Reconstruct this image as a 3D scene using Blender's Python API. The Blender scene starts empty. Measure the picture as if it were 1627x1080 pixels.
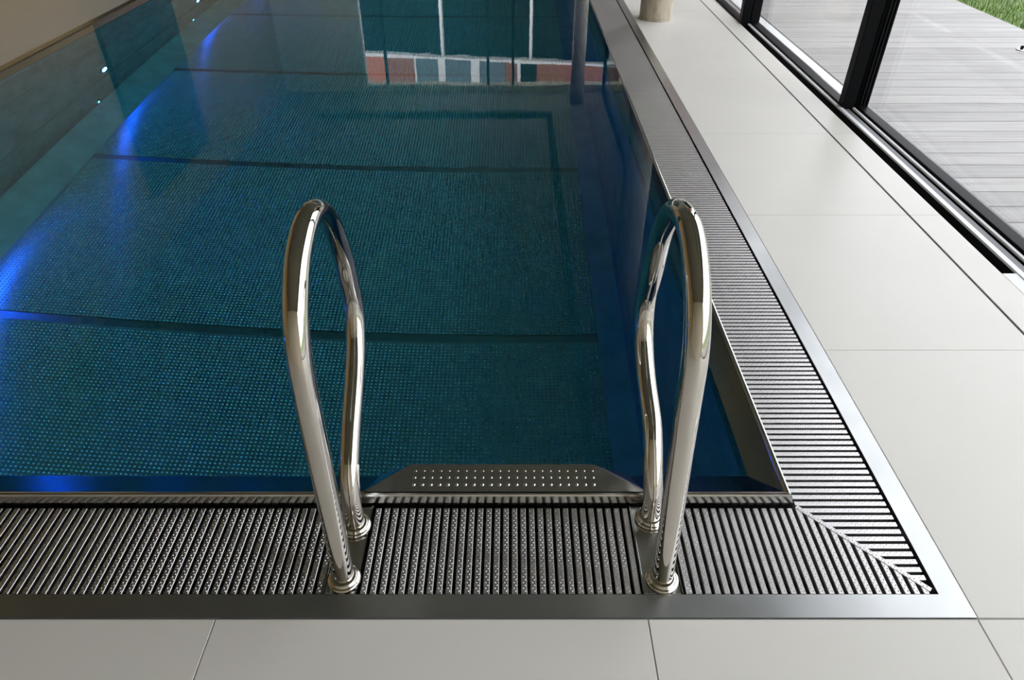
import bpy, bmesh, math, random
import numpy as np
from mathutils import Vector, Matrix

random.seed(4)
rng = np.random.default_rng(7)
scene = bpy.context.scene
col = scene.collection

# ------------------------------------------------------------------ camera
FPX, PITCH, CAMH = 1106.0, 0.6543, 1.2
cam_data = bpy.data.cameras.new('camera')
cam_data.sensor_width = 36.0
cam_data.lens = FPX / 1627.0 * 36.0
cam_data.clip_start = 0.05
cam_data.clip_end = 300
cam = bpy.data.objects.new('camera', cam_data)
col.objects.link(cam)
cam.location = (0, 0, CAMH)
cam.rotation_euler = (math.pi / 2 - PITCH, 0, 0)
scene.camera = cam

# ------------------------------------------------------------------ world (overcast sky)
world = bpy.data.worlds.new('overcast_sky')
scene.world = world
world.use_nodes = True
bg = world.node_tree.nodes['Background']
bg.inputs['Color'].default_value = (0.96, 0.975, 1.035, 1)
bg.inputs['Strength'].default_value = 1.0

scene.view_settings.view_transform = 'Standard'
scene.view_settings.look = 'None'
scene.view_settings.gamma = 1.0
scene.view_settings.use_curve_mapping = False
scene.view_settings.exposure = 1.67
scene.cycles.max_bounces = 14
scene.cycles.diffuse_bounces = 5
scene.cycles.glossy_bounces = 8
scene.cycles.transmission_bounces = 10
scene.cycles.transparent_max_bounces = 16
scene.cycles.caustics_reflective = True
scene.cycles.caustics_refractive = True
scene.cycles.blur_glossy = 0.6
scene.cycles.sample_clamp_indirect = 8.0
scene.cycles.use_denoising = True


# ------------------------------------------------------------------ materials
def new_mat(name):
    m = bpy.data.materials.new(name)
    m.use_nodes = True
    nt = m.node_tree
    return m, nt, nt.nodes['Principled BSDF']


def nd(nt, t, **kw):
    n = nt.nodes.new(t)
    for k, v in kw.items():
        setattr(n, k, v)
    return n


def ramp(nt, fac, stops):
    r = nd(nt, 'ShaderNodeValToRGB')
    el = r.color_ramp.elements
    el[0].position, el[0].color = stops[0][0], (*stops[0][1], 1)
    el[1].position, el[1].color = stops[-1][0], (*stops[-1][1], 1)
    for p, c in stops[1:-1]:
        e = el.new(p)
        e.color = (*c, 1)
    nt.links.new(fac, r.inputs['Fac'])
    return r


def coords(nt, scale=(1, 1, 1), kind='Object'):
    tc = nd(nt, 'ShaderNodeTexCoord')
    mp = nd(nt, 'ShaderNodeMapping')
    mp.inputs['Scale'].default_value = scale
    nt.links.new(tc.outputs[kind], mp.inputs['Vector'])
    return mp.outputs['Vector']


def noise(nt, vec, scale, detail=4, rough=0.55):
    n = nd(nt, 'ShaderNodeTexNoise')
    n.inputs['Scale'].default_value = scale
    n.inputs['Detail'].default_value = detail
    n.inputs['Roughness'].default_value = rough
    nt.links.new(vec, n.inputs['Vector'])
    return n


def add_bump(nt, b, height, strength=0.2, dist=0.002):
    bp = nd(nt, 'ShaderNodeBump')
    bp.inputs['Strength'].default_value = strength
    bp.inputs['Distance'].default_value = dist
    nt.links.new(height, bp.inputs['Height'])
    nt.links.new(bp.outputs['Normal'], b.inputs['Normal'])
    return bp


def steel(name, colour, r0, r1, stretch=(1, 1, 1), nscale=30, bump=0.0, blotch=0.08, aniso=0.0, tangent=(1, 0, 0), metal=1.0):
    m, nt, b = new_mat(name)
    b.inputs['Metallic'].default_value = 1
    v = coords(nt, stretch)
    n = noise(nt, v, nscale, 5)
    mr = nd(nt, 'ShaderNodeMapRange')
    mr.inputs['From Min'].default_value = 0.3
    mr.inputs['From Max'].default_value = 0.7
    mr.inputs['To Min'].default_value = r0
    mr.inputs['To Max'].default_value = r1
    nt.links.new(n.outputs['Fac'], mr.inputs['Value'])
    nt.links.new(mr.outputs['Result'], b.inputs['Roughness'])
    n2 = noise(nt, coords(nt), 7, 5)
    c = Vector(colour)
    rp = ramp(nt, n2.outputs['Fac'], [(0.3, tuple(c * (1 - blotch))), (0.7, tuple(c * (1 + blotch)))])
    nt.links.new(rp.outputs['Color'], b.inputs['Base Color'])
    if bump:
        add_bump(nt, b, n.outputs['Fac'], bump, 0.0006)
    b.inputs['Metallic'].default_value = metal
    if aniso:
        b.inputs['Anisotropic'].default_value = aniso
        cv = nd(nt, 'ShaderNodeCombineXYZ')
        for i in range(3):
            cv.inputs[i].default_value = tangent[i]
        nt.links.new(cv.outputs['Vector'], b.inputs['Tangent'])
    return m


def plain(name, colour, rough=0.5, metal=0.0, var=0.0, nscale=4.0, spec=0.5):
    m, nt, b = new_mat(name)
    b.inputs['Roughness'].default_value = rough
    b.inputs['Metallic'].default_value = metal
    b.inputs['Specular IOR Level'].default_value = spec
    n = noise(nt, coords(nt), nscale, 5)
    c = Vector(colour)
    rp = ramp(nt, n.outputs['Fac'], [(0.3, tuple(c * (1 - var))), (0.7, tuple(c * (1 + var)))])
    nt.links.new(rp.outputs['Color'], b.inputs['Base Color'])
    return m


M = {}
M['steel_frame'] = steel('steel_frame', (0.47, 0.475, 0.47), 0.28, 0.35, (1, 1, 1), 9, 0.0, 0.04)
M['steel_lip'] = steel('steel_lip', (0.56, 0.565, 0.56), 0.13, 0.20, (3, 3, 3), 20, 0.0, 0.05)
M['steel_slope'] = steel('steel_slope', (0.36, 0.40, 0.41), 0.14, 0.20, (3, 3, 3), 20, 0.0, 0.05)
M['steel_bar'] = steel('steel_bar', (0.64, 0.62, 0.61), 0.36, 0.44, (1, 1, 1), 60, 0.0, 0.03)
M['steel_stud'] = steel('steel_stud', (0.75, 0.74, 0.72), 0.12, 0.16)
M['steel_chrome'] = steel('steel_chrome', (0.63, 0.595, 0.54), 0.035, 0.06, (1, 1, 1), 10, 0.0, 0.02)
M['steel_plate'] = steel('steel_plate', (0.58, 0.575, 0.56), 0.16, 0.24, (1, 1, 1), 30, 0.0, 0.06)
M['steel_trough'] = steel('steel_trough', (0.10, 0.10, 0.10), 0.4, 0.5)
M['steel_wall'] = steel('steel_wall', (0.42, 0.45, 0.46), 0.45, 0.58, (0.6, 0.6, 6), 5, 0.0, 0.16, metal=0.9)
M['steel_floor'] = steel('steel_floor', (0.60, 0.64, 0.65), 0.28, 0.36, (1, 1, 1), 4, 0.0, 0.08, 0.96, (0, 1, 0), 0.75)
M['steel_seam'] = steel('steel_seam', (0.36, 0.38, 0.39), 0.3, 0.4)
M['steel_dot'] = steel('steel_dot', (0.66, 0.68, 0.68), 0.14, 0.20, (1, 1, 1), 4)
M['tile'] = plain('tile', (0.775, 0.747, 0.685), 0.42, 0, 0.018, 3)
M['grout'] = plain('grout', (0.42, 0.42, 0.41), 0.8)
M['slot'] = plain('slot', (0.012, 0.012, 0.012), 0.6)
M['frame_dark'] = plain('frame_dark', (0.005, 0.0055, 0.006), 0.45, spec=0.06)
M['rubber'] = plain('rubber', (0.006, 0.0065, 0.007), 0.6, spec=0.15)
M['aluminium'] = plain('aluminium', (0.86, 0.87, 0.875), 0.4)
M['track_grey'] = plain('track_grey', (0.20, 0.195, 0.205), 0.5)
M['ceiling'] = plain('ceiling', (0.26, 0.24, 0.205), 0.8)
M['plaster'] = plain('plaster', (0.80, 0.72, 0.58), 0.8, 0, 0.03, 1.5)
M['shadow_gap'] = plain('shadow_gap', (0.02, 0.02, 0.02), 0.8)
M['render_white'] = plain('render_white', (0.80, 0.80, 0.79), 0.7, 0, 0.02, 2)
M['render_red'] = plain('render_red', (0.52, 0.17, 0.10), 0.8, 0, 0.10, 0.9)
M['render_brown'] = plain('render_brown', (0.30, 0.12, 0.075), 0.8, 0, 0.10, 0.9)
M['house_glass'] = plain('house_glass', (0.10, 0.14, 0.17), 0.06)
M['house_dark'] = plain('house_dark', (0.006, 0.012, 0.012), 0.8, spec=0.05)
M['door_dark'] = plain('door_dark', (0.012, 0.014, 0.014), 0.35)
M['door_mid'] = plain('door_mid', (0.05, 0.052, 0.05), 0.4)
M['lens_rim'] = steel('lens_rim', (0.6, 0.6, 0.6), 0.1, 0.16)


def mat_wood_wall():
    m, nt, b = new_mat('oak_panel')
    v = coords(nt, (8, 8, 0.6))
    n = noise(nt, v, 3, 6)
    rp = ramp(nt, n.outputs['Fac'], [(0.3, (0.35, 0.23, 0.085)), (0.7, (0.43, 0.29, 0.12))])
    nt.links.new(rp.outputs['Color'], b.inputs['Base Color'])
    b.inputs['Roughness'].default_value = 0.5
    return m


def mat_deck():
    m, nt, b = new_mat('weathered_deck_wood')
    oi = nd(nt, 'ShaderNodeObjectInfo')
    v = coords(nt, (0.9, 14, 14))
    va = nd(nt, 'ShaderNodeVectorMath', operation='ADD')
    nt.links.new(v, va.inputs[0])
    sc = nd(nt, 'ShaderNodeVectorMath', operation='SCALE')
    nt.links.new(oi.outputs['Location'], sc.inputs[0])
    sc.inputs['Scale'].default_value = 17.3
    nt.links.new(sc.outputs['Vector'], va.inputs[1])
    n = noise(nt, va.outputs['Vector'], 3, 7, 0.6)
    rp = ramp(nt, n.outputs['Fac'], [(0.30, (0.25, 0.235, 0.22)), (0.5, (0.325, 0.31, 0.295)), (0.72, (0.37, 0.355, 0.34))])
    mr = nd(nt, 'ShaderNodeMapRange')
    mr.inputs['To Min'].default_value = 0.84
    mr.inputs['To Max'].default_value = 1.08
    nt.links.new(oi.outputs['Random'], mr.inputs['Value'])
    mx = nd(nt, 'ShaderNodeVectorMath', operation='SCALE')
    nt.links.new(rp.outputs['Color'], mx.inputs[0])
    nt.links.new(mr.outputs['Result'], mx.inputs['Scale'])
    nt.links.new(mx.outputs['Vector'], b.inputs['Base Color'])
    b.inputs['Roughness'].default_value = 0.55
    add_bump(nt, b, n.outputs['Fac'], 0.15, 0.002)
    return m


def mat_column():
    m, nt, b = new_mat('column_stone')
    v = coords(nt, (10, 10, 2.2))
    n = noise(nt, v, 2.2, 7, 0.62)
    rp = ramp(nt, n.outputs['Fac'], [(0.30, (0.30, 0.24, 0.16)), (0.52, (0.47, 0.41, 0.31)), (0.75, (0.62, 0.57, 0.47))])
    nt.links.new(rp.outputs['Color'], b.inputs['Base Color'])
    b.inputs['Roughness'].default_value = 0.45
    add_bump(nt, b, n.outputs['Fac'], 0.1, 0.003)
    return m


def mat_grass():
    m, nt, b = new_mat('lawn_green')
    n = noise(nt, coords(nt), 9, 5)
    rp = ramp(nt, n.outputs['Fac'], [(0.3, (0.060, 0.125, 0.002)), (0.7, (0.115, 0.205, 0.004))])
    nt.links.new(rp.outputs['Color'], b.inputs['Base Color'])
    b.inputs['Roughness'].default_value = 0.6
    return m


def mat_glass():
    # clear pane: mostly see-through, mirror share by Fresnel
    m, nt, b = new_mat('window_glass')
    nt.nodes.remove(b)
    out = nt.nodes['Material Output']
    tr = nd(nt, 'ShaderNodeBsdfTransparent')
    tr.inputs['Color'].default_value = (0.975, 0.985, 0.985, 1)
    gl = nd(nt, 'ShaderNodeBsdfGlossy')
    gl.inputs['Roughness'].default_value = 0.0
    lw = nd(nt, 'ShaderNodeLayerWeight')
    pw = nd(nt, 'ShaderNodeMath', operation='POWER')
    pw.inputs[1].default_value = 5.0
    nt.links.new(lw.outputs['Facing'], pw.inputs[0])
    fr = nd(nt, 'ShaderNodeMath', operation='MULTIPLY_ADD')
    fr.inputs[1].default_value = 0.96
    fr.inputs[2].default_value = 0.04
    nt.links.new(pw.outputs['Value'], fr.inputs[0])
    mx = nd(nt, 'ShaderNodeMixShader')
    nt.links.new(fr.outputs['Value'], mx.inputs['Fac'])
    nt.links.new(tr.outputs['BSDF'], mx.inputs[1])
    nt.links.new(gl.outputs['BSDF'], mx.inputs[2])
    nt.links.new(mx.outputs['Shader'], out.inputs['Surface'])
    return m


def mat_water():
    m, nt, b = new_mat('pool_water')
    nt.nodes.remove(b)
    out = nt.nodes['Material Output']
    gl = nd(nt, 'ShaderNodeBsdfGlass')
    gl.inputs['IOR'].default_value = 1.333
    gl.inputs['Roughness'].default_value = 0.0
    n = noise(nt, coords(nt), 5.0, 2, 0.4)
    bp = nd(nt, 'ShaderNodeBump')
    bp.inputs['Strength'].default_value = 0.02
    bp.inputs['Distance'].default_value = 0.01
    nt.links.new(n.outputs['Fac'], bp.inputs['Height'])
    nt.links.new(bp.outputs['Normal'], gl.inputs['Normal'])
    nt.links.new(gl.outputs['BSDF'], out.inputs['Surface'])
    ab = nd(nt, 'ShaderNodeVolumeAbsorption')
    ab.inputs['Color'].default_value = (0.0, 0.84, 0.90, 1)
    ab.inputs['Density'].default_value = 0.60
    nt.links.new(ab.outputs['Volume'], out.inputs['Volume'])
    return m


def mat_emit(name, colour, strength):
    m, nt, b = new_mat(name)
    b.inputs['Base Color'].default_value = (*colour, 1)
    b.inputs['Emission Color'].default_value = (*colour, 1)
    b.inputs['Emission Strength'].default_value = strength
    return m


M['oak'] = mat_wood_wall()
M['deck'] = mat_deck()
M['column'] = mat_column()
M['grass'] = mat_grass()
M['glass'] = mat_glass()
M['water'] = mat_water()
M['blue_led'] = mat_emit('blue_led', (0.03, 0.10, 1.0), 75.0)
M['reflection_glow'] = mat_emit('reflection_glow', (0.03, 0.35, 1.0), 14.0)  # emission for the added spots that imitate lamp reflections


# ------------------------------------------------------------------ helpers
def link(o, parent=None):
    col.objects.link(o)
    if parent is not None:
        o.parent = parent
    return o


def tag(o, label=None, cat=None, group=None, kind=None):
    if label:
        o['label'] = label
    if cat:
        o['category'] = cat
    if group:
        o['group'] = group
    if kind:
        o['kind'] = kind
    return o


def empty(name, loc=(0, 0, 0)):
    o = bpy.data.objects.new(name, None)
    o.location = loc
    o.empty_display_size = 0.1
    return link(o)


def mesh_data(name, verts, faces, mat, smooth=False):
    me = bpy.data.meshes.new(name)
    me.from_pydata([tuple(v) for v in verts], [], [tuple(f) for f in faces])
    me.materials.append(M[mat] if isinstance(mat, str) else mat)
    if smooth:
        for p in me.polygons:
            p.use_smooth = True
    me.update()
    return me


def fix_normals(me):
    bm = bmesh.new()
    bm.from_mesh(me)
    bmesh.ops.recalc_face_normals(bm, faces=bm.faces)
    bm.to_mesh(me)
    bm.free()


def mesh(name, verts, faces, mat, parent=None, smooth=False, fix=True, loc=None):
    me = mesh_data(name, verts, faces, mat, smooth)
    if fix:
        fix_normals(me)
    o = bpy.data.objects.new(name, me)
    if loc is not None:
        o.location = loc
    return link(o, parent)


def box_vf(x0, x1, y0, y1, z0, z1, base=0):
    v = [(x, y, z) for z in (z0, z1) for y in (y0, y1) for x in (x0, x1)]
    f = [(0, 2, 3, 1), (4, 5, 7, 6), (0, 1, 5, 4), (2, 6, 7, 3), (0, 4, 6, 2), (1, 3, 7, 5)]
    return v, [tuple(i + base for i in q) for q in f]


def box(name, x0, x1, y0, y1, z0, z1, mat, parent=None, bevel=0.0):
    """box mesh with its origin at its own base centre"""
    cx, cy = (x0 + x1) / 2, (y0 + y1) / 2
    px = parent.location if parent is not None else Vector((0, 0, 0))
    bm = bmesh.new()
    v, f = box_vf(x0 - cx, x1 - cx, y0 - cy, y1 - cy, 0, z1 - z0)
    bv = [bm.verts.new(q) for q in v]
    for q in f:
        bm.faces.new([bv[i] for i in q])
    if bevel:
        bmesh.ops.bevel(bm, geom=list(bm.edges), offset=bevel, segments=1, affect='EDGES', profile=0.5)
    me = bpy.data.meshes.new(name)
    bm.to_mesh(me)
    bm.free()
    me.materials.append(M[mat])
    o = bpy.data.objects.new(name, me)
    o.location = (cx - px[0], cy - px[1], z0 - px[2])
    return link(o, parent)


def boxes(name, lst, mat, parent=None):
    V, F = [], []
    for b in lst:
        v, f = box_vf(*b, base=len(V))
        V += v
        F += f
    return mesh(name, V, F, mat, parent, fix=False)


def sweep(name, path, radius, mat, parent=None, seg=24):
    """round tube along a list of points (parallel transport frames)"""
    P = [Vector(p) for p in path]
    V, F = [], []
    T = []
    for i in range(len(P)):
        a, b = P[max(i - 1, 0)], P[min(i + 1, len(P) - 1)]
        T.append((b - a).normalized())
    n = Vector((1, 0, 0))
    for i, p in enumerate(P):
        n = (n - T[i] * n.dot(T[i])).normalized()
        bn = T[i].cross(n)
        for k in range(seg):
            a = 2 * math.pi * k / seg
            V.append(p + n * math.cos(a) * radius + bn * math.sin(a) * radius)
    for i in range(len(P) - 1):
        for k in range(seg):
            k2 = (k + 1) % seg
            F.append((i * seg + k, i * seg + k2, (i + 1) * seg + k2, (i + 1) * seg + k))
    F.append(tuple(range(seg)))
    F.append(tuple((len(P) - 1) * seg + k for k in range(seg)))
    return mesh(name, V, F, mat, parent, smooth=True)


def lathe(name, prof, mat, parent=None, seg=40, loc=(0, 0, 0), axis='Z', smooth=True, caps=True):
    V, F = [], []
    for r, h in prof:
        for k in range(seg):
            a = 2 * math.pi * k / seg
            if axis == 'Z':
                V.append((r * math.cos(a), r * math.sin(a), h))
            else:
                V.append((h, r * math.cos(a), r * math.sin(a)))
    for i in range(len(prof) - 1):
        for k in range(seg):
            k2 = (k + 1) % seg
            F.append((i * seg + k, i * seg + k2, (i + 1) * seg + k2, (i + 1) * seg + k))
    if caps:
        F.append(tuple(range(seg)))
        F.append(tuple((len(prof) - 1) * seg + k for k in range(seg)))
    return mesh(name, V, F, mat, parent, smooth=smooth, loc=loc)


def sweep_profile(name, path, prof, mat, parent=None, closed_prof=False):
    """prof: (d inward, z) swept along an XY polyline with mitred corners; inward = left of travel"""
    n = len(path)
    V, F = [], []
    m = len(prof)
    for i, (x, y) in enumerate(path):
        dirs = []
        if i > 0:
            d = Vector((x - path[i - 1][0], y - path[i - 1][1]))
            dirs.append(d.normalized())
        if i < n - 1:
            d = Vector((path[i + 1][0] - x, path[i + 1][1] - y))
            dirs.append(d.normalized())
        nrm = [Vector((-d.y, d.x)) for d in dirs]
        if len(nrm) == 1:
            off = nrm[0]
        else:
            b = (nrm[0] + nrm[1]).normalized()
            off = b / b.dot(nrm[0])
        for d, z in prof:
            V.append((x + off.x * d, y + off.y * d, z))
    for i in range(n - 1):
        for k in range(m if closed_prof else m - 1):
            k2 = (k + 1) % m
            F.append((i * m + k, i * m + k2, (i + 1) * m + k2, (i + 1) * m + k))
    return mesh(name, V, F, mat, parent, fix=False)


def catmull(pts, sub=8):
    P = [Vector(p) for p in pts]
    P = [P[0] * 2 - P[1]] + P + [P[-1] * 2 - P[-2]]
    out = []
    for i in range(1, len(P) - 2):
        p0, p1, p2, p3 = P[i - 1:i + 3]
        for k in range(sub):
            t = k / sub
            out.append(0.5 * ((2 * p1) + (p2 - p0) * t + (2 * p0 - 5 * p1 + 4 * p2 - p3) * t * t + (3 * p1 - p0 - 3 * p2 + p3) * t ** 3))
    out.append(P[-2])
    return out


# ------------------------------------------------------------------ main dimensions (metres)
XO, YO = 0.866, 0.714            # outer corner of the steel frame
FW = 0.048                       # frame width
XG, YG = XO - FW, YO + FW        # outer edge of the grate
XL, YL = 0.602, 0.985            # overflow lip line (right side, near side)
YFAR = 11.25                     # far lip line
XLEFT = -2.862                   # left lip line
XLO = -2.972                     # left outer frame edge
YFO = YFAR + 0.271
TILE = 0.805
PITCHB = 0.01824                 # grate bar pitch
ZW = 0.0215                      # water level
ZF = -1.46                       # pool floor
XROOM0, YROOM0, YROOM1 = -4.0, -1.8, 12.5
XSLOT, XTR = 1.464, 1.586
ZC = 2.87

# ------------------------------------------------------------------ room shell
floor = boxes('floor', [
    (XROOM0, XTR, YROOM0, YO, -0.25, -0.004),
    (XO, XTR, YO, YROOM1, -0.25, -0.004),
    (XROOM0, XLO, YO, YROOM1, -0.25, -0.004),
    (XLO, XO, YFO, YROOM1, -0.25, -0.004)], 'grout')
tag(floor, 'light grey floor of large square tiles around the steel pool', kind='structure')

tile_cache = {}


def tile(x0, x1, y0, y1, g=0.0011):
    x0, x1, y0, y1 = x0 + g, x1 - g, y0 + g, y1 - g
    w, d = round(x1 - x0, 4), round(y1 - y0, 4)
    if w < 0.01 or d < 0.01:
        return
    if (w, d) not in tile_cache:
        bm = bmesh.new()
        v, f = box_vf(-w / 2, w / 2, -d / 2, d / 2, -0.006, 0)
        bv = [bm.verts.new(q) for q in v]
        for q in f:
            bm.faces.new([bv[i] for i in q])
        bmesh.ops.bevel(bm, geom=list(bm.edges), offset=0.0007, segments=1, affect='EDGES')
        me = bpy.data.meshes.new('tile')
        bm.to_mesh(me)
        bm.free()
        me.materials.append(M['tile'])
        tile_cache[(w, d)] = me
    o = bpy.data.objects.new('tile', tile_cache[(w, d)])
    o.location = ((x0 + x1) / 2, (y0 + y1) / 2, 0)
    link(o, floor)


def spans(a, b, start, step):
    """cut [a, b] at start + k*step"""
    k = math.ceil((a - start) / step + 1e-6)
    cuts = [a]
    while start + k * step < b - 1e-6:
        cuts.append(start + k * step)
        k += 1
    cuts.append(b)
    return list(zip(cuts[:-1], cuts[1:]))


XJ = 0.253
near_rows = spans(YROOM0, YO - 0.002, YO, TILE)
for (y0, y1) in near_rows:                                    # deck in front of the pool
    for (x0, x1) in spans(XROOM0, XO, XJ, TILE):
        tile(x0, x1, y0, y1)
    tile(XO, XSLOT, y0, y1)
for (y0, y1) in spans(YO, YROOM1, YO, TILE):                  # deck along the windows and along the left wall
    tile(XO + 0.002, XSLOT, y0, y1)
    tile(XROOM0, XLO - 0.002, y0, y1)
for (y0, y1) in spans(YROOM0, YROOM1, YO, TILE):
    tile(XSLOT + 0.006, XTR, y0, y1)
for (x0, x1) in spans(XLO, XO, XJ, TILE):
    tile(x0, x1, YFO + 0.002, YROOM1)
box('drain_slot', XSLOT, XSLOT + 0.006, YROOM0, YROOM1, -0.006, -0.003, 'slot', floor)

# ceiling: flat panels with a dark shadow gap that follows the pool outline
ceil = boxes('ceiling', [
    (XROOM0, 1.9, YROOM0, 0.4, ZC, ZC + 0.05),
    (XROOM0, 1.9, 11.5, YROOM1, ZC, ZC + 0.05),
    (0.66, 1.9, 0.4, 11.5, ZC, ZC + 0.05),
    (XROOM0, -3.3, 0.4, 11.5, ZC, ZC + 0.05),
    (-3.3, 0.56, 0.4, 11.15, ZC, ZC + 0.05)], 'ceiling')
tag(ceil, 'plain pale ceiling over the pool', kind='structure')
box('ceiling_slab', XROOM0 - 0.2, 1.95, YROOM0 - 0.2, YROOM1 + 0.2, ZC + 0.12, ZC + 0.3, 'shadow_gap', ceil)

w = box('wall_left', XROOM0 - 0.2, XROOM0, YROOM0, YROOM1, -0.25, ZC + 0.12, 'oak')
tag(w, 'warm brown wall beyond the far side of the pool', kind='structure')
w = box('wall_back', XROOM0 - 0.2, 1.95, YROOM0 - 0.2, YROOM0, -0.25, ZC + 0.12, 'plaster')
tag(w, 'beige wall behind the deck', kind='structure')
w = boxes('wall_far', [(XROOM0 - 0.2, -2.6, YROOM1, YROOM1 + 0.2, -0.25, ZC + 0.12),
                       (-2.6, 1.95, YROOM1, YROOM1 + 0.2, 2.76, ZC + 0.12)], 'plaster')
tag(w, 'beige end wall around the end window', kind='structure')

# far end glazing
win4 = empty('window_4', (-0.35, YROOM1 + 0.08, 0))
tag(win4, 'tall end window with slim black bars', kind='structure')
box('pane', -2.58, 1.90, YROOM1 + 0.095, YROOM1 + 0.105, 0.03, 2.75, 'glass', win4)
for mx in (-2.20, -0.42, 0.02):
    box('bar', mx - 0.022, mx + 0.022, YROOM1 + 0.06, YROOM1 + 0.14, 0.03, 2.76, 'frame_dark', win4)
box('bottom_rail', -2.6, 1.92, YROOM1 + 0.05, YROOM1 + 0.15, -0.02, 0.03, 'frame_dark', win4)
box('side_frame', -2.60, -2.55, YROOM1 + 0.0, YROOM1 + 0.15, 0.03, 2.76, 'render_white', win4)

# dark double door in the left wall (seen mirrored in the water)
door = empty('door_1', (XROOM0, 7.95, 0))
tag(door, 'tall dark door in the left wall, mirrored in the water', kind='structure')
box('door_leaf', XROOM0, XROOM0 + 0.05, 7.10, 8.33, 0.0, 2.31, 'door_dark', door)
box('side_panel', XROOM0, XROOM0 + 0.045, 8.335, 8.80, 0.0, 2.31, 'door_mid', door)

# ------------------------------------------------------------------ sliding glass doors and their track
track = empty('sliding_door_track', (1.70, 5.0, -0.05))
tag(track, 'dark sunken sliding door track with two pale rails', 'door track')
Y0T, Y1T = 1.919, YROOM1
box('track_bed', XTR, 1.80, YROOM0, Y1T, -0.10, -0.05, 'rubber', track)
box('channel_floor', 1.657, 1.689, YROOM0, Y1T, -0.05, -0.005, 'track_grey', track)
box('rail_foot', 1.634, 1.655, YROOM0, Y1T, -0.05, -0.006, 'rubber', track)
box('inner_rail', 1.634, 1.656, YROOM0, Y1T, -0.006, 0.003, 'aluminium', track, 0.001)
box('rail_foot', 1.705, 1.717, YROOM0, Y1T, -0.05, -0.006, 'rubber', track)
box('outer_rail', 1.703, 1.717, YROOM0, Y1T, -0.006, 0.003, 'aluminium', track, 0.001)
box('outer_sill', 1.735, 1.800, YROOM0, Y1T, -0.05, -0.008, 'aluminium', track, 0.002)
box('end_cap', XTR, 1.634, YROOM0, Y0T, -0.05, 0.0, 'aluminium', track, 0.001)


def sliding(name, x0, x1, y0, y1, label, near=True, far=True):
    e = empty(name, ((x0 + x1) / 2, (y0 + y1) / 2, 0))
    tag(e, label, kind='structure')
    xm = (x0 + x1) / 2
    box('pane', xm - 0.006, xm + 0.006, y0 + 0.03, y1 - 0.03, 0.03, 2.77, 'glass', e)
    box('bottom_rail', x0, x1, y0, y1, -0.03, 0.012, 'frame_dark', e, 0.002)
    box('top_rail', x0, x1, y0, y1, 2.76, ZC, 'frame_dark', e, 0.002)
    if near:
        box('stile', x0, x1, y0, y0 + 0.06, 0.012, 2.76, 'frame_dark', e, 0.003)
    if far:
        box('stile', x0, x1, y1 - 0.06, y1, 0.012, 2.76, 'frame_dark', e, 0.003)
    return e


sliding('window_1', 1.722, 1.780, YROOM0 + 0.02, 3.535, 'sliding glass door on the outer track, by the tiled deck', near=True)
w2 = sliding('window_2', 1.652, 1.712, 3.470, 5.225, 'middle sliding glass door between two black uprights')
sliding('window_3', 1.586, 1.646, 5.165, YROOM1, 'sliding glass door on the inner track, beside the stone column')
# slim ribs on the meeting stiles
for xr in (1.735, 1.752, 1.768):
    box('stile_rib', xr, xr + 0.006, 3.464, 3.4755, 0.012, 2.76, 'rubber', w2)

# spandrel above the glazing
w = box('wall_right', 1.58, 1.85, YROOM0, YROOM1, ZC, ZC + 0.12, 'plaster')
tag(w, 'narrow beige wall strip above the sliding glass doors', kind='structure')

t = box('added_eave', 1.85, 2.15, YROOM0, YROOM1 + 0.3, ZC - 0.02, ZC + 0.30, 'frame_dark')  # unseen eave, added to keep bright sky reflections off the pool edge
tag(t, 'dark eave added above the sliding glass doors to block sky', kind='structure')

# ------------------------------------------------------------------ pool basin
pool = empty('swimming_pool', (0, 6, ZF))
tag(pool, 'long stainless steel swimming pool with dimpled floor', 'pool')


def local(o):
    """keep world placement of meshes authored in world space when parented to an offset thing"""
    p = o.parent
    o.location = Vector(o.location) - Vector(p.location)
    return o


# lip (overflow edge): upright outer face, rounded top, face sloping in to the water
lip_prof = [(-0.005, -0.128), (-0.005, 0.004), (-0.001, 0.021), (0.001, 0.0245), (0.0045, 0.026), (0.009, 0.0245),
            (0.013, 0.0205)]
lip_path = [(XLEFT, YL), (XL, YL), (XL, YFAR), (XLEFT, YFAR)]
local(sweep_profile('overflow_lip', lip_path, lip_prof, 'steel_lip', pool))
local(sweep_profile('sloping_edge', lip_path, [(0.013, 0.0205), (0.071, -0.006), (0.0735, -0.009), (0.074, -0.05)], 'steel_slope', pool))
local(sweep_profile('left_edge', [(XLEFT, YFAR), (XLEFT, YL)], [(-0.006, -0.128), (-0.006, 0.0), (-0.001, 0.021), (0.001, 0.0245), (0.0045, 0.026), (0.009, 0.0245), (0.013, 0.0205), (0.078, -0.006), (0.082, -0.01), (0.082, -0.05)], 'steel_lip', pool))
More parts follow.
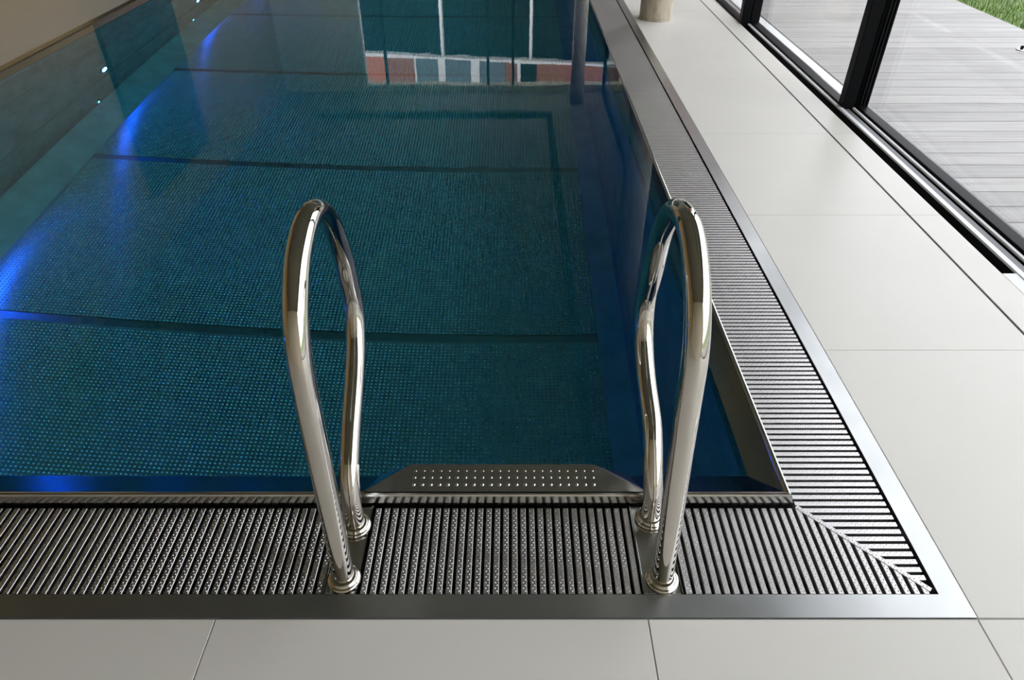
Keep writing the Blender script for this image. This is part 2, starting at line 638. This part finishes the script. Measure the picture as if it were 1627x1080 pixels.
# inner walls
XWR, XWL, YWN, YWF = XL - 0.074, -2.78, YL + 0.074, YFAR - 0.074
CR, CL = 0.050, 0.12            # rise of the sloped cove strips
XF0, XF1 = -2.575, 0.412        # edges of the dimpled floor
local(mesh('right_wall', [(XWR, YWN, -0.05), (XWR, YWF, -0.05), (XWR, YWF, ZF + CR), (XWR, YWN, ZF + CR)], [(0, 1, 2, 3)], 'steel_wall', pool, fix=False))
local(mesh('left_wall', [(XWL, YWN, -0.05), (XWL, YWF, -0.05), (XWL, YWF, ZF + CL), (XWL, YWN, ZF + CL)], [(0, 3, 2, 1)], 'steel_wall', pool, fix=False))
local(mesh('near_wall', [(XWL, YWN, -0.05), (XWR, YWN, -0.05), (XWR, YWN, ZF), (XWL, YWN, ZF)], [(0, 1, 2, 3)], 'steel_wall', pool, fix=False))
local(mesh('far_wall', [(XWL, YWF, -0.05), (XWR, YWF, -0.05), (XWR, YWF, ZF), (XWL, YWF, ZF)], [(0, 3, 2, 1)], 'steel_wall', pool, fix=False))
local(mesh('right_cove', [(XWR, YWN, ZF + CR), (XWR, YWF, ZF + CR), (XF1, YWF, ZF), (XF1, YWN, ZF)], [(0, 1, 2, 3)], 'steel_wall', pool, fix=False))
local(mesh('left_cove', [(XWL, YWN, ZF + CL), (XWL, YWF, ZF + CL), (XF0, YWF, ZF), (XF0, YWN, ZF)], [(0, 3, 2, 1)], 'steel_wall', pool, fix=False))
local(boxes('floor_edge', [(XF0 - 0.012, XF0, YWN, YWF, ZF - 0.03, ZF), (XF1, XF1 + 0.012, YWN, YWF, ZF - 0.03, ZF)], 'steel_wall', pool))
# horizontal weld ribs along the left wall
for zz in (-0.42, -1.02):
    box('weld_rib', XWL, XWL + 0.006, YWN, YWF, zz, zz + 0.012, 'steel_seam', pool)

# floor: dimpled sheets with smooth dark weld strips between them
cuts = [YWN, 1.22, 2.641, 4.075, 5.46, 6.86, 8.26, 9.66, YWF]
SE = 0.026
for a, b in zip(cuts[:-1], cuts[1:]):
    box('floor_sheet', XF0, XF1, a + SE, b - SE, ZF - 0.01, ZF, 'steel_floor', pool)
box('weld_strips', XF0, XF1, YWN, YWF, ZF - 0.02, ZF - 0.004, 'steel_seam', pool)


def dome_field(name, centres, r, h, z, mat, parent, seg=6):
    """one mesh of many low domes"""
    n = len(centres)
    ring = np.array([[math.cos(2 * math.pi * k / seg), math.sin(2 * math.pi * k / seg)] for k in range(seg)])
    base = np.concatenate([np.c_[ring * r, np.zeros(seg)], np.c_[ring * r * 0.62, np.full(seg, h * 0.72)], [[0, 0, h]]])
    m = len(base)
    V = (base[None] + np.c_[centres, np.full(n, z)][:, None, :]).reshape(-1, 3)
    quads = np.array([(k, (k + 1) % seg, seg + (k + 1) % seg, seg + k) for k in range(seg)])
    tris = np.array([(seg + k, seg + (k + 1) % seg, 2 * seg) for k in range(seg)])
    off = (np.arange(n) * m)[:, None, None]
    Q = (quads[None] + off).reshape(-1)
    T = (tris[None] + off).reshape(-1)
    me = bpy.data.meshes.new(name)
    nq, nt_ = n * seg, n * seg
    me.vertices.add(len(V))
    me.vertices.foreach_set('co', V.astype(np.float32).ravel())
    me.loops.add(len(Q) + len(T))
    me.loops.foreach_set('vertex_index', np.concatenate([Q, T]).astype(np.int32))
    me.polygons.add(nq + nt_)
    starts = np.concatenate([np.arange(nq) * 4, nq * 4 + np.arange(nt_) * 3]).astype(np.int32)
    me.polygons.foreach_set('loop_start', starts)
    me.polygons.foreach_set('use_smooth', np.ones(nq + nt_, dtype=bool))
    me.update(calc_edges=True)
    me.validate()
    me.materials.append(M[mat])
    o = bpy.data.objects.new(name, me)
    link(o, parent)
    return o


DP = 0.0186
gx = np.arange(XF0 + 0.03, XF1 - 0.012, DP)
cen = []
for a, b in zip(cuts[1:-1], cuts[2:]):
    if a > 7.5:
        continue
    gy = np.arange(a + SE + 0.010, b - SE - 0.008, DP)
    X, Y = np.meshgrid(gx, gy)
    cen.append(np.c_[X.ravel(), Y.ravel()])
cen = np.concatenate(cen)
dots = local(dome_field('floor_dimples', cen, 0.0052, 0.0030, ZF, 'steel_dot', pool, seg=6))
dots['kind'] = 'stuff'

# steel frame around the gutter
for nm, pts in (('frame_strip', [(XLO, YO, ), (XO, YO), (XG, YG), (XLO, YG)]),
                ('frame_strip', [(XO, YO), (XO, YFO), (XG, YFO - FW), (XG, YG)]),
                ('frame_strip', [(XLO, YFO), (XO, YFO), (XG, YFO - FW), (XLO, YFO - FW)]),
                ('frame_strip', [(XLO, YO), (XLEFT - 0.028, YO), (XLEFT - 0.028, YFO), (XLO, YFO)])):
    n = len(pts)
    V = [(x, y, 0.0015) for x, y in pts] + [(x, y, -0.12) for x, y in pts]
    F = [tuple(range(n)), tuple(range(2 * n - 1, n - 1, -1))] + [(i, (i + 1) % n, n + (i + 1) % n, n + i) for i in range(n)]
    local(mesh(nm, V, F, 'steel_frame', pool))
# gutter trough under the grate
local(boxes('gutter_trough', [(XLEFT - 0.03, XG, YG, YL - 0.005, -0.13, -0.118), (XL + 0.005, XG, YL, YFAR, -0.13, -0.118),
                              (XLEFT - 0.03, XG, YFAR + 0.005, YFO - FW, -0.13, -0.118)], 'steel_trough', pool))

# step plate with dimples on the lip between the handrails
sp = [(-0.322, 0.992, 0.027), (0.287, 0.992, 0.027), (0.180, 1.068, 0.030), (-0.226, 1.068, 0.030),      # top
      (0.260, 1.055, 0.004), (-0.30, 1.060, -0.010), (0.200, 1.092, -0.10), (-0.245, 1.092, -0.10)]
step = local(mesh('step_plate', sp, [(0, 1, 2, 3), (1, 4, 2), (0, 3, 5), (3, 2, 6, 7), (2, 4, 6), (3, 7, 5)], 'steel_plate', pool, fix=False))
sc_ = np.array([(x, y) for y in (1.011, 1.0305, 1.049) for x in np.linspace(-0.214, 0.178, 22)])
d = dome_field('step_studs', sc_, 0.0042, 0.0030, 0.0275, 'steel_chrome', step, seg=10)
d['kind'] = 'stuff'

# water body
V, F = box_vf(XLEFT + 0.006, XL - 0.006, YL + 0.006, YFAR - 0.006, ZF - 0.03, ZW)
water = mesh('pool_water', V, F, 'water', fix=True)
tag(water, 'still clear teal water filling the steel pool', 'water', kind='stuff')

# blue underwater lights in the left wall, each with an added glow spot below imitating its reflection
for k, y in enumerate((1.25, 3.06, 4.88, 6.70, 8.52, 10.3)):
    lab = {2: 'round blue underwater light beside the mirrored dark door', 3: 'round blue underwater light past the mirrored dark door'}.get(
        k, 'round blue underwater light in the left pool wall, away from the mirrored door')
    e = empty('pool_light', (XWL, y, -0.89))
    tag(e, lab, 'pool light', 'blue underwater lights')
    lathe('light_rim', [(0.030, 0.0), (0.060, 0.0), (0.060, 0.006), (0.055, 0.010), (0.036, 0.010), (0.034, 0.004)], 'lens_rim', e, 28, axis='X')
    lathe('light_lens', [(0.034, 0.002), (0.034, 0.006), (0.024, 0.010), (0.010, 0.012)], 'blue_led', e, 24, axis='X')
    lab = {2: 'small blue green glow added as a reflection below the light beside the mirrored dark door', 3: 'small blue green glow added as a reflection below the light past the mirrored dark door'}.get(
        k, 'small blue green glow added as a reflection low in the left pool wall, away from the mirrored door')
    e = empty('added_glow_spot', (XWL, y - 0.20, -1.30))
    tag(e, lab, 'pool light', 'added reflection glows')
    lathe('glow_spot_rim', [(0.016, 0.0), (0.034, 0.0), (0.034, 0.005), (0.020, 0.008)], 'lens_rim', e, 20, axis='X')
    lathe('glow_spot_disc', [(0.020, 0.002), (0.020, 0.006), (0.008, 0.009)], 'reflection_glow', e, 20, axis='X')

# ------------------------------------------------------------------ overflow grates
BW, BH = 0.0112, 0.014


def bar_mesh(L0, L1, skew0=0.0, skew1=0.0, dotted=True):
    """bar along +Y from L0 to L1; skewed ends shift the end with x (slope dy/dx)"""
    V, F = [], []
    bev = 0.0010
    prof = [(-BW / 2, -BH), (-BW / 2, -bev), (-BW / 2 + bev, 0), (BW / 2 - bev, 0), (BW / 2, -bev), (BW / 2, -BH)]
    m = len(prof)
    for L, s in ((L0, skew0), (L1, skew1)):
        for x, z in prof:
            V.append((x, L + s * x, z))
    for k in range(m):
        k2 = (k + 1) % m
        F.append((k, k2, m + k2, m + k))
    F.append(tuple(range(m)))
    F.append(tuple(range(2 * m - 1, m - 1, -1)))
    if dotted:
        y, s = L0 + 0.006, 1
        while y < L1 - 0.005:
            cx = 0.0018 * s
            b = len(V)
            for k in range(5):
                a = 2 * math.pi * k / 5
                V.append((cx + 0.0017 * math.cos(a), y + 0.0017 * math.sin(a), -0.0001))
            V.append((cx, y, 0.0013))
            for k in range(5):
                F.append((b + k, b + (k + 1) % 5, b + 5))
            y += 0.0062
            s = -s
    me = mesh_data('grate_bar', V, F, 'steel_bar')
    me.materials.append(M['steel_stud'])
    for p in me.polygons:
        if len(p.vertices) == 3:
            p.material_index = 1
    fix_normals(me)
    return me


def add_bar(me, parent, x, y, rot=0.0):
    o = bpy.data.objects.new('grate_bar', me)
    link(o, parent)
    o.location = Vector((x, y, 0)) - Vector(parent.location)
    o.rotation_euler = (0, 0, rot)
    return o


def cross_rods(parent, segs):
    for x0, x1, y0, y1 in segs:
        box('support_rod', x0, x1, y0, y1, -0.030, -0.020, 'rubber', parent)


NB0, NB1 = YG + 0.002, YL - 0.016
full = bar_mesh(NB0, NB1)
PL0, PL1, PR0, PR1 = -0.364, -0.299, 0.252, 0.329

g1 = empty('overflow_grate', (-1.6, 0.865, -0.02))
tag(g1, 'long steel bar grate in the near gutter, left of the handrails', 'grate')
x = PL0 - 0.0085
while x > XLEFT:
    add_bar(full, g1, x, 0)
    x -= PITCHB
cross_rods(g1, [(XLEFT, PL0 - 0.003, 0.795, 0.803), (XLEFT, PL0 - 0.003, 0.93, 0.938)])

g2 = empty('overflow_grate', (-0.02, 0.865, -0.02))
tag(g2, 'short steel bar grate between the two handrails', 'grate')
n2 = 30
x2 = np.linspace(PL1 + 0.0125, PR0 - 0.0095, n2)
for x in x2:
    add_bar(full, g2, x, 0)
cross_rods(g2, [(PL1 + 0.004, PR0 - 0.004, 0.795, 0.803), (PL1 + 0.004, PR0 - 0.004, 0.93, 0.938)])

# corner piece: bars cut on the mitre line running from (XL, YL) to (XG, YG)
mdx, mdy = XG - XL, YG - YL
msl = mdy / mdx
g3 = empty('overflow_grate', (0.5, 0.865, -0.02))
tag(g3, 'mitred steel bar grate right of the handrails, ending at the pool corner', 'grate')
x = PR1 + 0.0125
while x < XG - 0.018:
    ym = YL + (x - XL) * msl - 0.006
    if ym - 0.004 < NB1:
        if ym - NB0 > 0.012:
            add_bar(bar_mesh(NB0, ym, 0, msl), g3, x, 0)
    else:
        add_bar(full, g3, x, 0)
    x += PITCHB
cross_rods(g3, [(PR1 + 0.004, 0.74, 0.795, 0.803), (PR1 + 0.004, 0.62, 0.93, 0.938)])

g4 = empty('overflow_grate', (0.71, 5.0, -0.02))
tag(g4, 'long steel bar grate along the window side of the pool', 'grate')
# right-hand run: bars lie along X
RX0, RX1 = XL + 0.011, XG - 0.008
fullr = bar_mesh(-RX1, -RX0)
rot = math.pi / 2
y = YG + 0.020
count = 0
rest = []
while y < YFAR:
    xm = XL + (y - YL) / msl + 0.007
    if xm > RX0 + 0.004:
        if RX1 - xm > 0.010:
            # local +Y -> world -X ; local x -> world y
            add_bar(bar_mesh(-RX1, -xm, 0, -1 / msl), g4, 0, y, rot)
            count += 1
    elif count < 298:
        add_bar(fullr, g4, 0, y, rot)
        count += 1
    else:
        rest.append(y)
    y += PITCHB
o = boxes('far_grate_bars', [(RX0, RX1, yy - BW / 2, yy + BW / 2, -BH, 0.0) for yy in rest], 'steel_bar', g4)
local(o)
o['kind'] = 'stuff'
cross_rods(g4, [(0.655, 0.663, 0.93, YFAR), (0.765, 0.773, 0.84, YFAR)])
# diagonal bar on the mitre
L = math.hypot(mdx, mdy)
V, F = [], []
db = bar_mesh(0.016, L - 0.014)
o = bpy.data.objects.new('mitre_bar', db)
link(o, g3)
o.location = Vector((XL, YL, 0.001)) - Vector(g3.location)
o.rotation_euler = (0, 0, math.atan2(mdy, mdx) - math.pi / 2)

# ------------------------------------------------------------------ handrails


def ray(x, y):
    u, v = (x - 813.5) / FPX, (540 - y) / FPX
    c, s = math.cos(PITCH), math.sin(PITCH)
    return Vector((u, c + v * s, -s + v * c))


def rail_path(pix, x0, lean):
    out = []
    for (px, py) in pix:
        d = ray(px, py)
        z = 0.3
        for _ in range(12):
            X = x0 - lean * max(z, 0)
            t = X / d.x
            z = CAMH + t * d.z
        out.append(Vector((X, t * d.y, z)))
    return out


# centre-line directions read off the picture; distance comes from the upright plane each rail stands in
LP = [(547.8, 922), (531, 840), (505, 720), (484.6, 620), (474, 560), (469, 500), (471, 430), (476.3, 390), (487, 350), (504, 333),
      (523, 350), (542.5, 400), (552, 440), (561.2, 480), (565, 520), (564.6, 580), (559, 660), (556, 720), (555.4, 760), (559, 800), (566, 838)]
RP = [(1051.5, 922), (1065.6, 831), (1081.5, 725.6), (1097, 620), (1105.5, 563), (1109, 500), (1107, 437), (1100, 378), (1090, 348), (1074, 332),
      (1061, 348), (1049.5, 374), (1036, 437), (1027.5, 469), (1023.5, 505), (1023, 547), (1026, 595), (1031, 635), (1036, 673), (1038, 725.6), (1037.5, 778), (1034, 815), (1030.5, 836)]
TR = 0.0205


def handrail(pix, x0, lean, p0, p1, label):
    path = rail_path(pix, x0, lean)
    path[0].z = 0.0
    path[-1].z = 0.0
    e = empty('pool_handrail', (x0, (path[0].y + path[-1].y) / 2, 0.0))
    tag(e, label, 'handrail', 'handrails at the pool entry')
    sm = catmull(path, 10)
    # smooth the curve a little
    for _ in range(14):
        s2 = [q.copy() for q in sm]
        for i in range(2, len(sm) - 2):
            s2[i] = (sm[i - 1] + sm[i] * 2 + sm[i + 1]) / 4
        sm = s2
    local(sweep('tube', sm, TR, 'steel_chrome', e, 32))
    for q in (path[0], path[-1]):
        o = lathe('floor_flange', [(TR, 0.016), (TR + 0.0035, 0.016), (TR + 0.0055, 0.0135), (TR + 0.006, 0.010), (TR + 0.009, 0.0095),
                                   (TR + 0.0115, 0.007), (TR + 0.012, 0.001), (TR, 0.001)], 'steel_chrome', e, 40)
        o.location = Vector((q.x, q.y, 0)) - Vector(e.location)
    box('base_plate', p0 + 0.003, p1 - 0.003, NB0, NB1 + 0.004, -0.10, 0.0, 'steel_plate', e, 0.0012)
    for xx in (p0, p1 - 0.0025):
        box('plate_edge', xx, xx + 0.0025, NB0, NB1 + 0.004, -0.10, 0.003, 'steel_lip', e)
    return e


handrail(LP, -0.327, 0.018, PL0, PL1, 'polished steel handrail loop at the left end of the step plate')
handrail(RP, 0.2925, 0.018, PR0, PR1, 'polished steel handrail loop nearest the window side grate')

# ------------------------------------------------------------------ columns
for (cx, cy, lab) in ((1.020, 5.33, 'round beige stone column on the deck beside the sliding doors'),
                      (1.10, 11.95, 'far round beige stone column, seen mirrored in the water')):
    e = empty('stone_column', (cx, cy, 0))
    tag(e, lab, 'column')
    lathe('shaft', [(0.112, 0.010), (0.113, 0.02), (0.113, ZC)], 'column', e, 48)
    lathe('base_ring', [(0.116, 0.0), (0.116, 0.008), (0.113, 0.012)], 'column', e, 48)

# ------------------------------------------------------------------ outside: deck, lawn, house
deck = empty('wooden_deck', (2.6, 4.0, -0.06))
tag(deck, 'weathered grey wooden deck outside the glass doors', 'deck')
bm_w = 0.128
DX0, DX1 = 1.806, 3.472
dm = None
y = 3.170 - bm_w * 48
k = 0
while y < 14.0:
    if dm is None:
        o = box('plank', DX0, DX1, y + 0.003, y + bm_w - 0.003, -0.030, -0.004, 'deck', deck, 0.002)
        dm = o.data
        zloc = o.location.copy()
        y_first = y
    else:
        o = bpy.data.objects.new('plank', dm)
        link(o, deck)
        o.location = zloc + Vector((0, y - y_first, 0))
    y += bm_w
    k += 1
box('joist_bed', DX0, DX1, -3.0, 14.0, -0.09, -0.06, 'rubber', deck)

lawn = mesh('lawn', [(DX1 + 0.004, -30, -0.035), (40, -30, -0.035), (40, 18, -0.035), (DX1 + 0.004, 18, -0.035)], [(0, 1, 2, 3)], 'grass')
tag(lawn, 'bright green lawn along the edge of the wooden deck', 'lawn', kind='stuff')
# grass blades where the lawn comes into view
nb = 30000
bx_ = DX1 + 0.075 + rng.random(nb) ** 1.3 * 2.4
by_ = 3.0 + rng.random(nb) * 7.5
hgt = 0.025 + rng.random(nb) * 0.030
ang = rng.random(nb) * 6.283
tilt = rng.normal(0, 0.014, (nb, 2))
wv = np.c_[np.cos(ang), np.sin(ang)] * 0.0022
B = np.c_[bx_, by_]
V = np.empty((nb, 3, 3))
V[:, 0, :2] = B - wv
V[:, 1, :2] = B + wv
V[:, 2, :2] = B + tilt
V[:, 0, 2] = V[:, 1, 2] = -0.035
V[:, 2, 2] = -0.035 + hgt
me = bpy.data.meshes.new('grass_blades')
me.vertices.add(nb * 3)
me.vertices.foreach_set('co', V.astype(np.float32).ravel())
me.loops.add(nb * 3)
me.loops.foreach_set('vertex_index', np.arange(nb * 3, dtype=np.int32))
me.polygons.add(nb)
me.polygons.foreach_set('loop_start', np.arange(nb, dtype=np.int32) * 3)
me.update(calc_edges=True)
me.materials.append(M['grass'])
o = bpy.data.objects.new('grass_blades', me)
o['kind'] = 'stuff'
link(o, lawn)

# small metal fitting on the deck
fit = empty('deck_fitting', (3.165, 4.53, -0.004))
tag(fit, 'tiny chrome fitting screwed to the wooden deck', 'deck fitting')
lathe('base_disc', [(0.030, 0.0), (0.030, 0.004), (0.024, 0.007)], 'steel_chrome', fit, 20)
lathe('stud', [(0.010, 0.005), (0.010, 0.022), (0.006, 0.026)], 'frame_dark', fit, 16)

# terrace beyond the end window
t = box('terrace_slab', -14, DX0 - 0.01, YROOM1 + 0.25, 19.0, -0.2, -0.03, 'render_white')
tag(t, 'pale terrace outside the end window', kind='structure')

# neighbouring house behind the end window (seen mirrored in the water)
hx, hy, hr = -0.8, 20.05, math.radians(-9)
house = empty('neighbour_house', (hx, hy, -0.1))
tag(house, 'red house with white window frames beyond the end window, mirrored in the water', 'house')
house.rotation_euler = (0, 0, hr)


def hbox(name, x0, x1, y0, y1, z0, z1, mat, parent=house):
    V, F = box_vf(x0, x1, y0, y1, z0, z1)
    return mesh(name, V, F, mat, parent, fix=False)


hbox('ground_floor', -7, 9, 0.15, 4, 0, 4.46, 'house_dark')
hbox('upper_floor', -7, 9, 0.0, 4, 4.54, 7.2, 'render_red')
hbox('upper_panel', -2.75, -1.95, -0.02, 0.0, 4.54, 7.2, 'render_brown')
hbox('upper_panel', 0.62, 9.0, -0.02, 0.0, 4.54, 7.2, 'render_brown')
hbox('cornice', -7, 9, -0.12, 0.2, 4.475, 4.54, 'render_white')
hbox('roof', -7.3, 9.3, -0.4, 4.4, 7.2, 7.4, 'house_dark')
for px in (-6.1, -1.15, 1.32, 3.8):
    hbox('white_post', px - 0.035, px + 0.035, 0.0, 0.15, 0, 4.48, 'render_white')
win = hbox('window_band', -1.95, 0.62, -0.03, 0.0, 4.54, 6.6, 'house_glass')
for px, wd in ((-1.18, 0.2), (-0.22, 0.24)):
    hbox('white_frame', px - wd / 2, px + wd / 2, -0.06, -0.03, 4.54, 6.6, 'render_white', win)
hbox('window_edge', -1.97, -1.92, -0.07, -0.03, 4.54, 6.6, 'render_white', win)
sw = hbox('small_window', 1.02, 1.50, -0.05, -0.02, 4.54, 5.2, 'house_dark')
hbox('white_frame', 0.97, 1.06, -0.08, -0.05, 4.54, 5.28, 'render_white', sw)
hbox('white_frame', 1.06, 1.50, -0.08, -0.05, 5.20, 5.28, 'render_white', sw)
hbox('wall_joint', 2.62, 2.68, -0.04, -0.02, 4.54, 7.2, 'render_red')
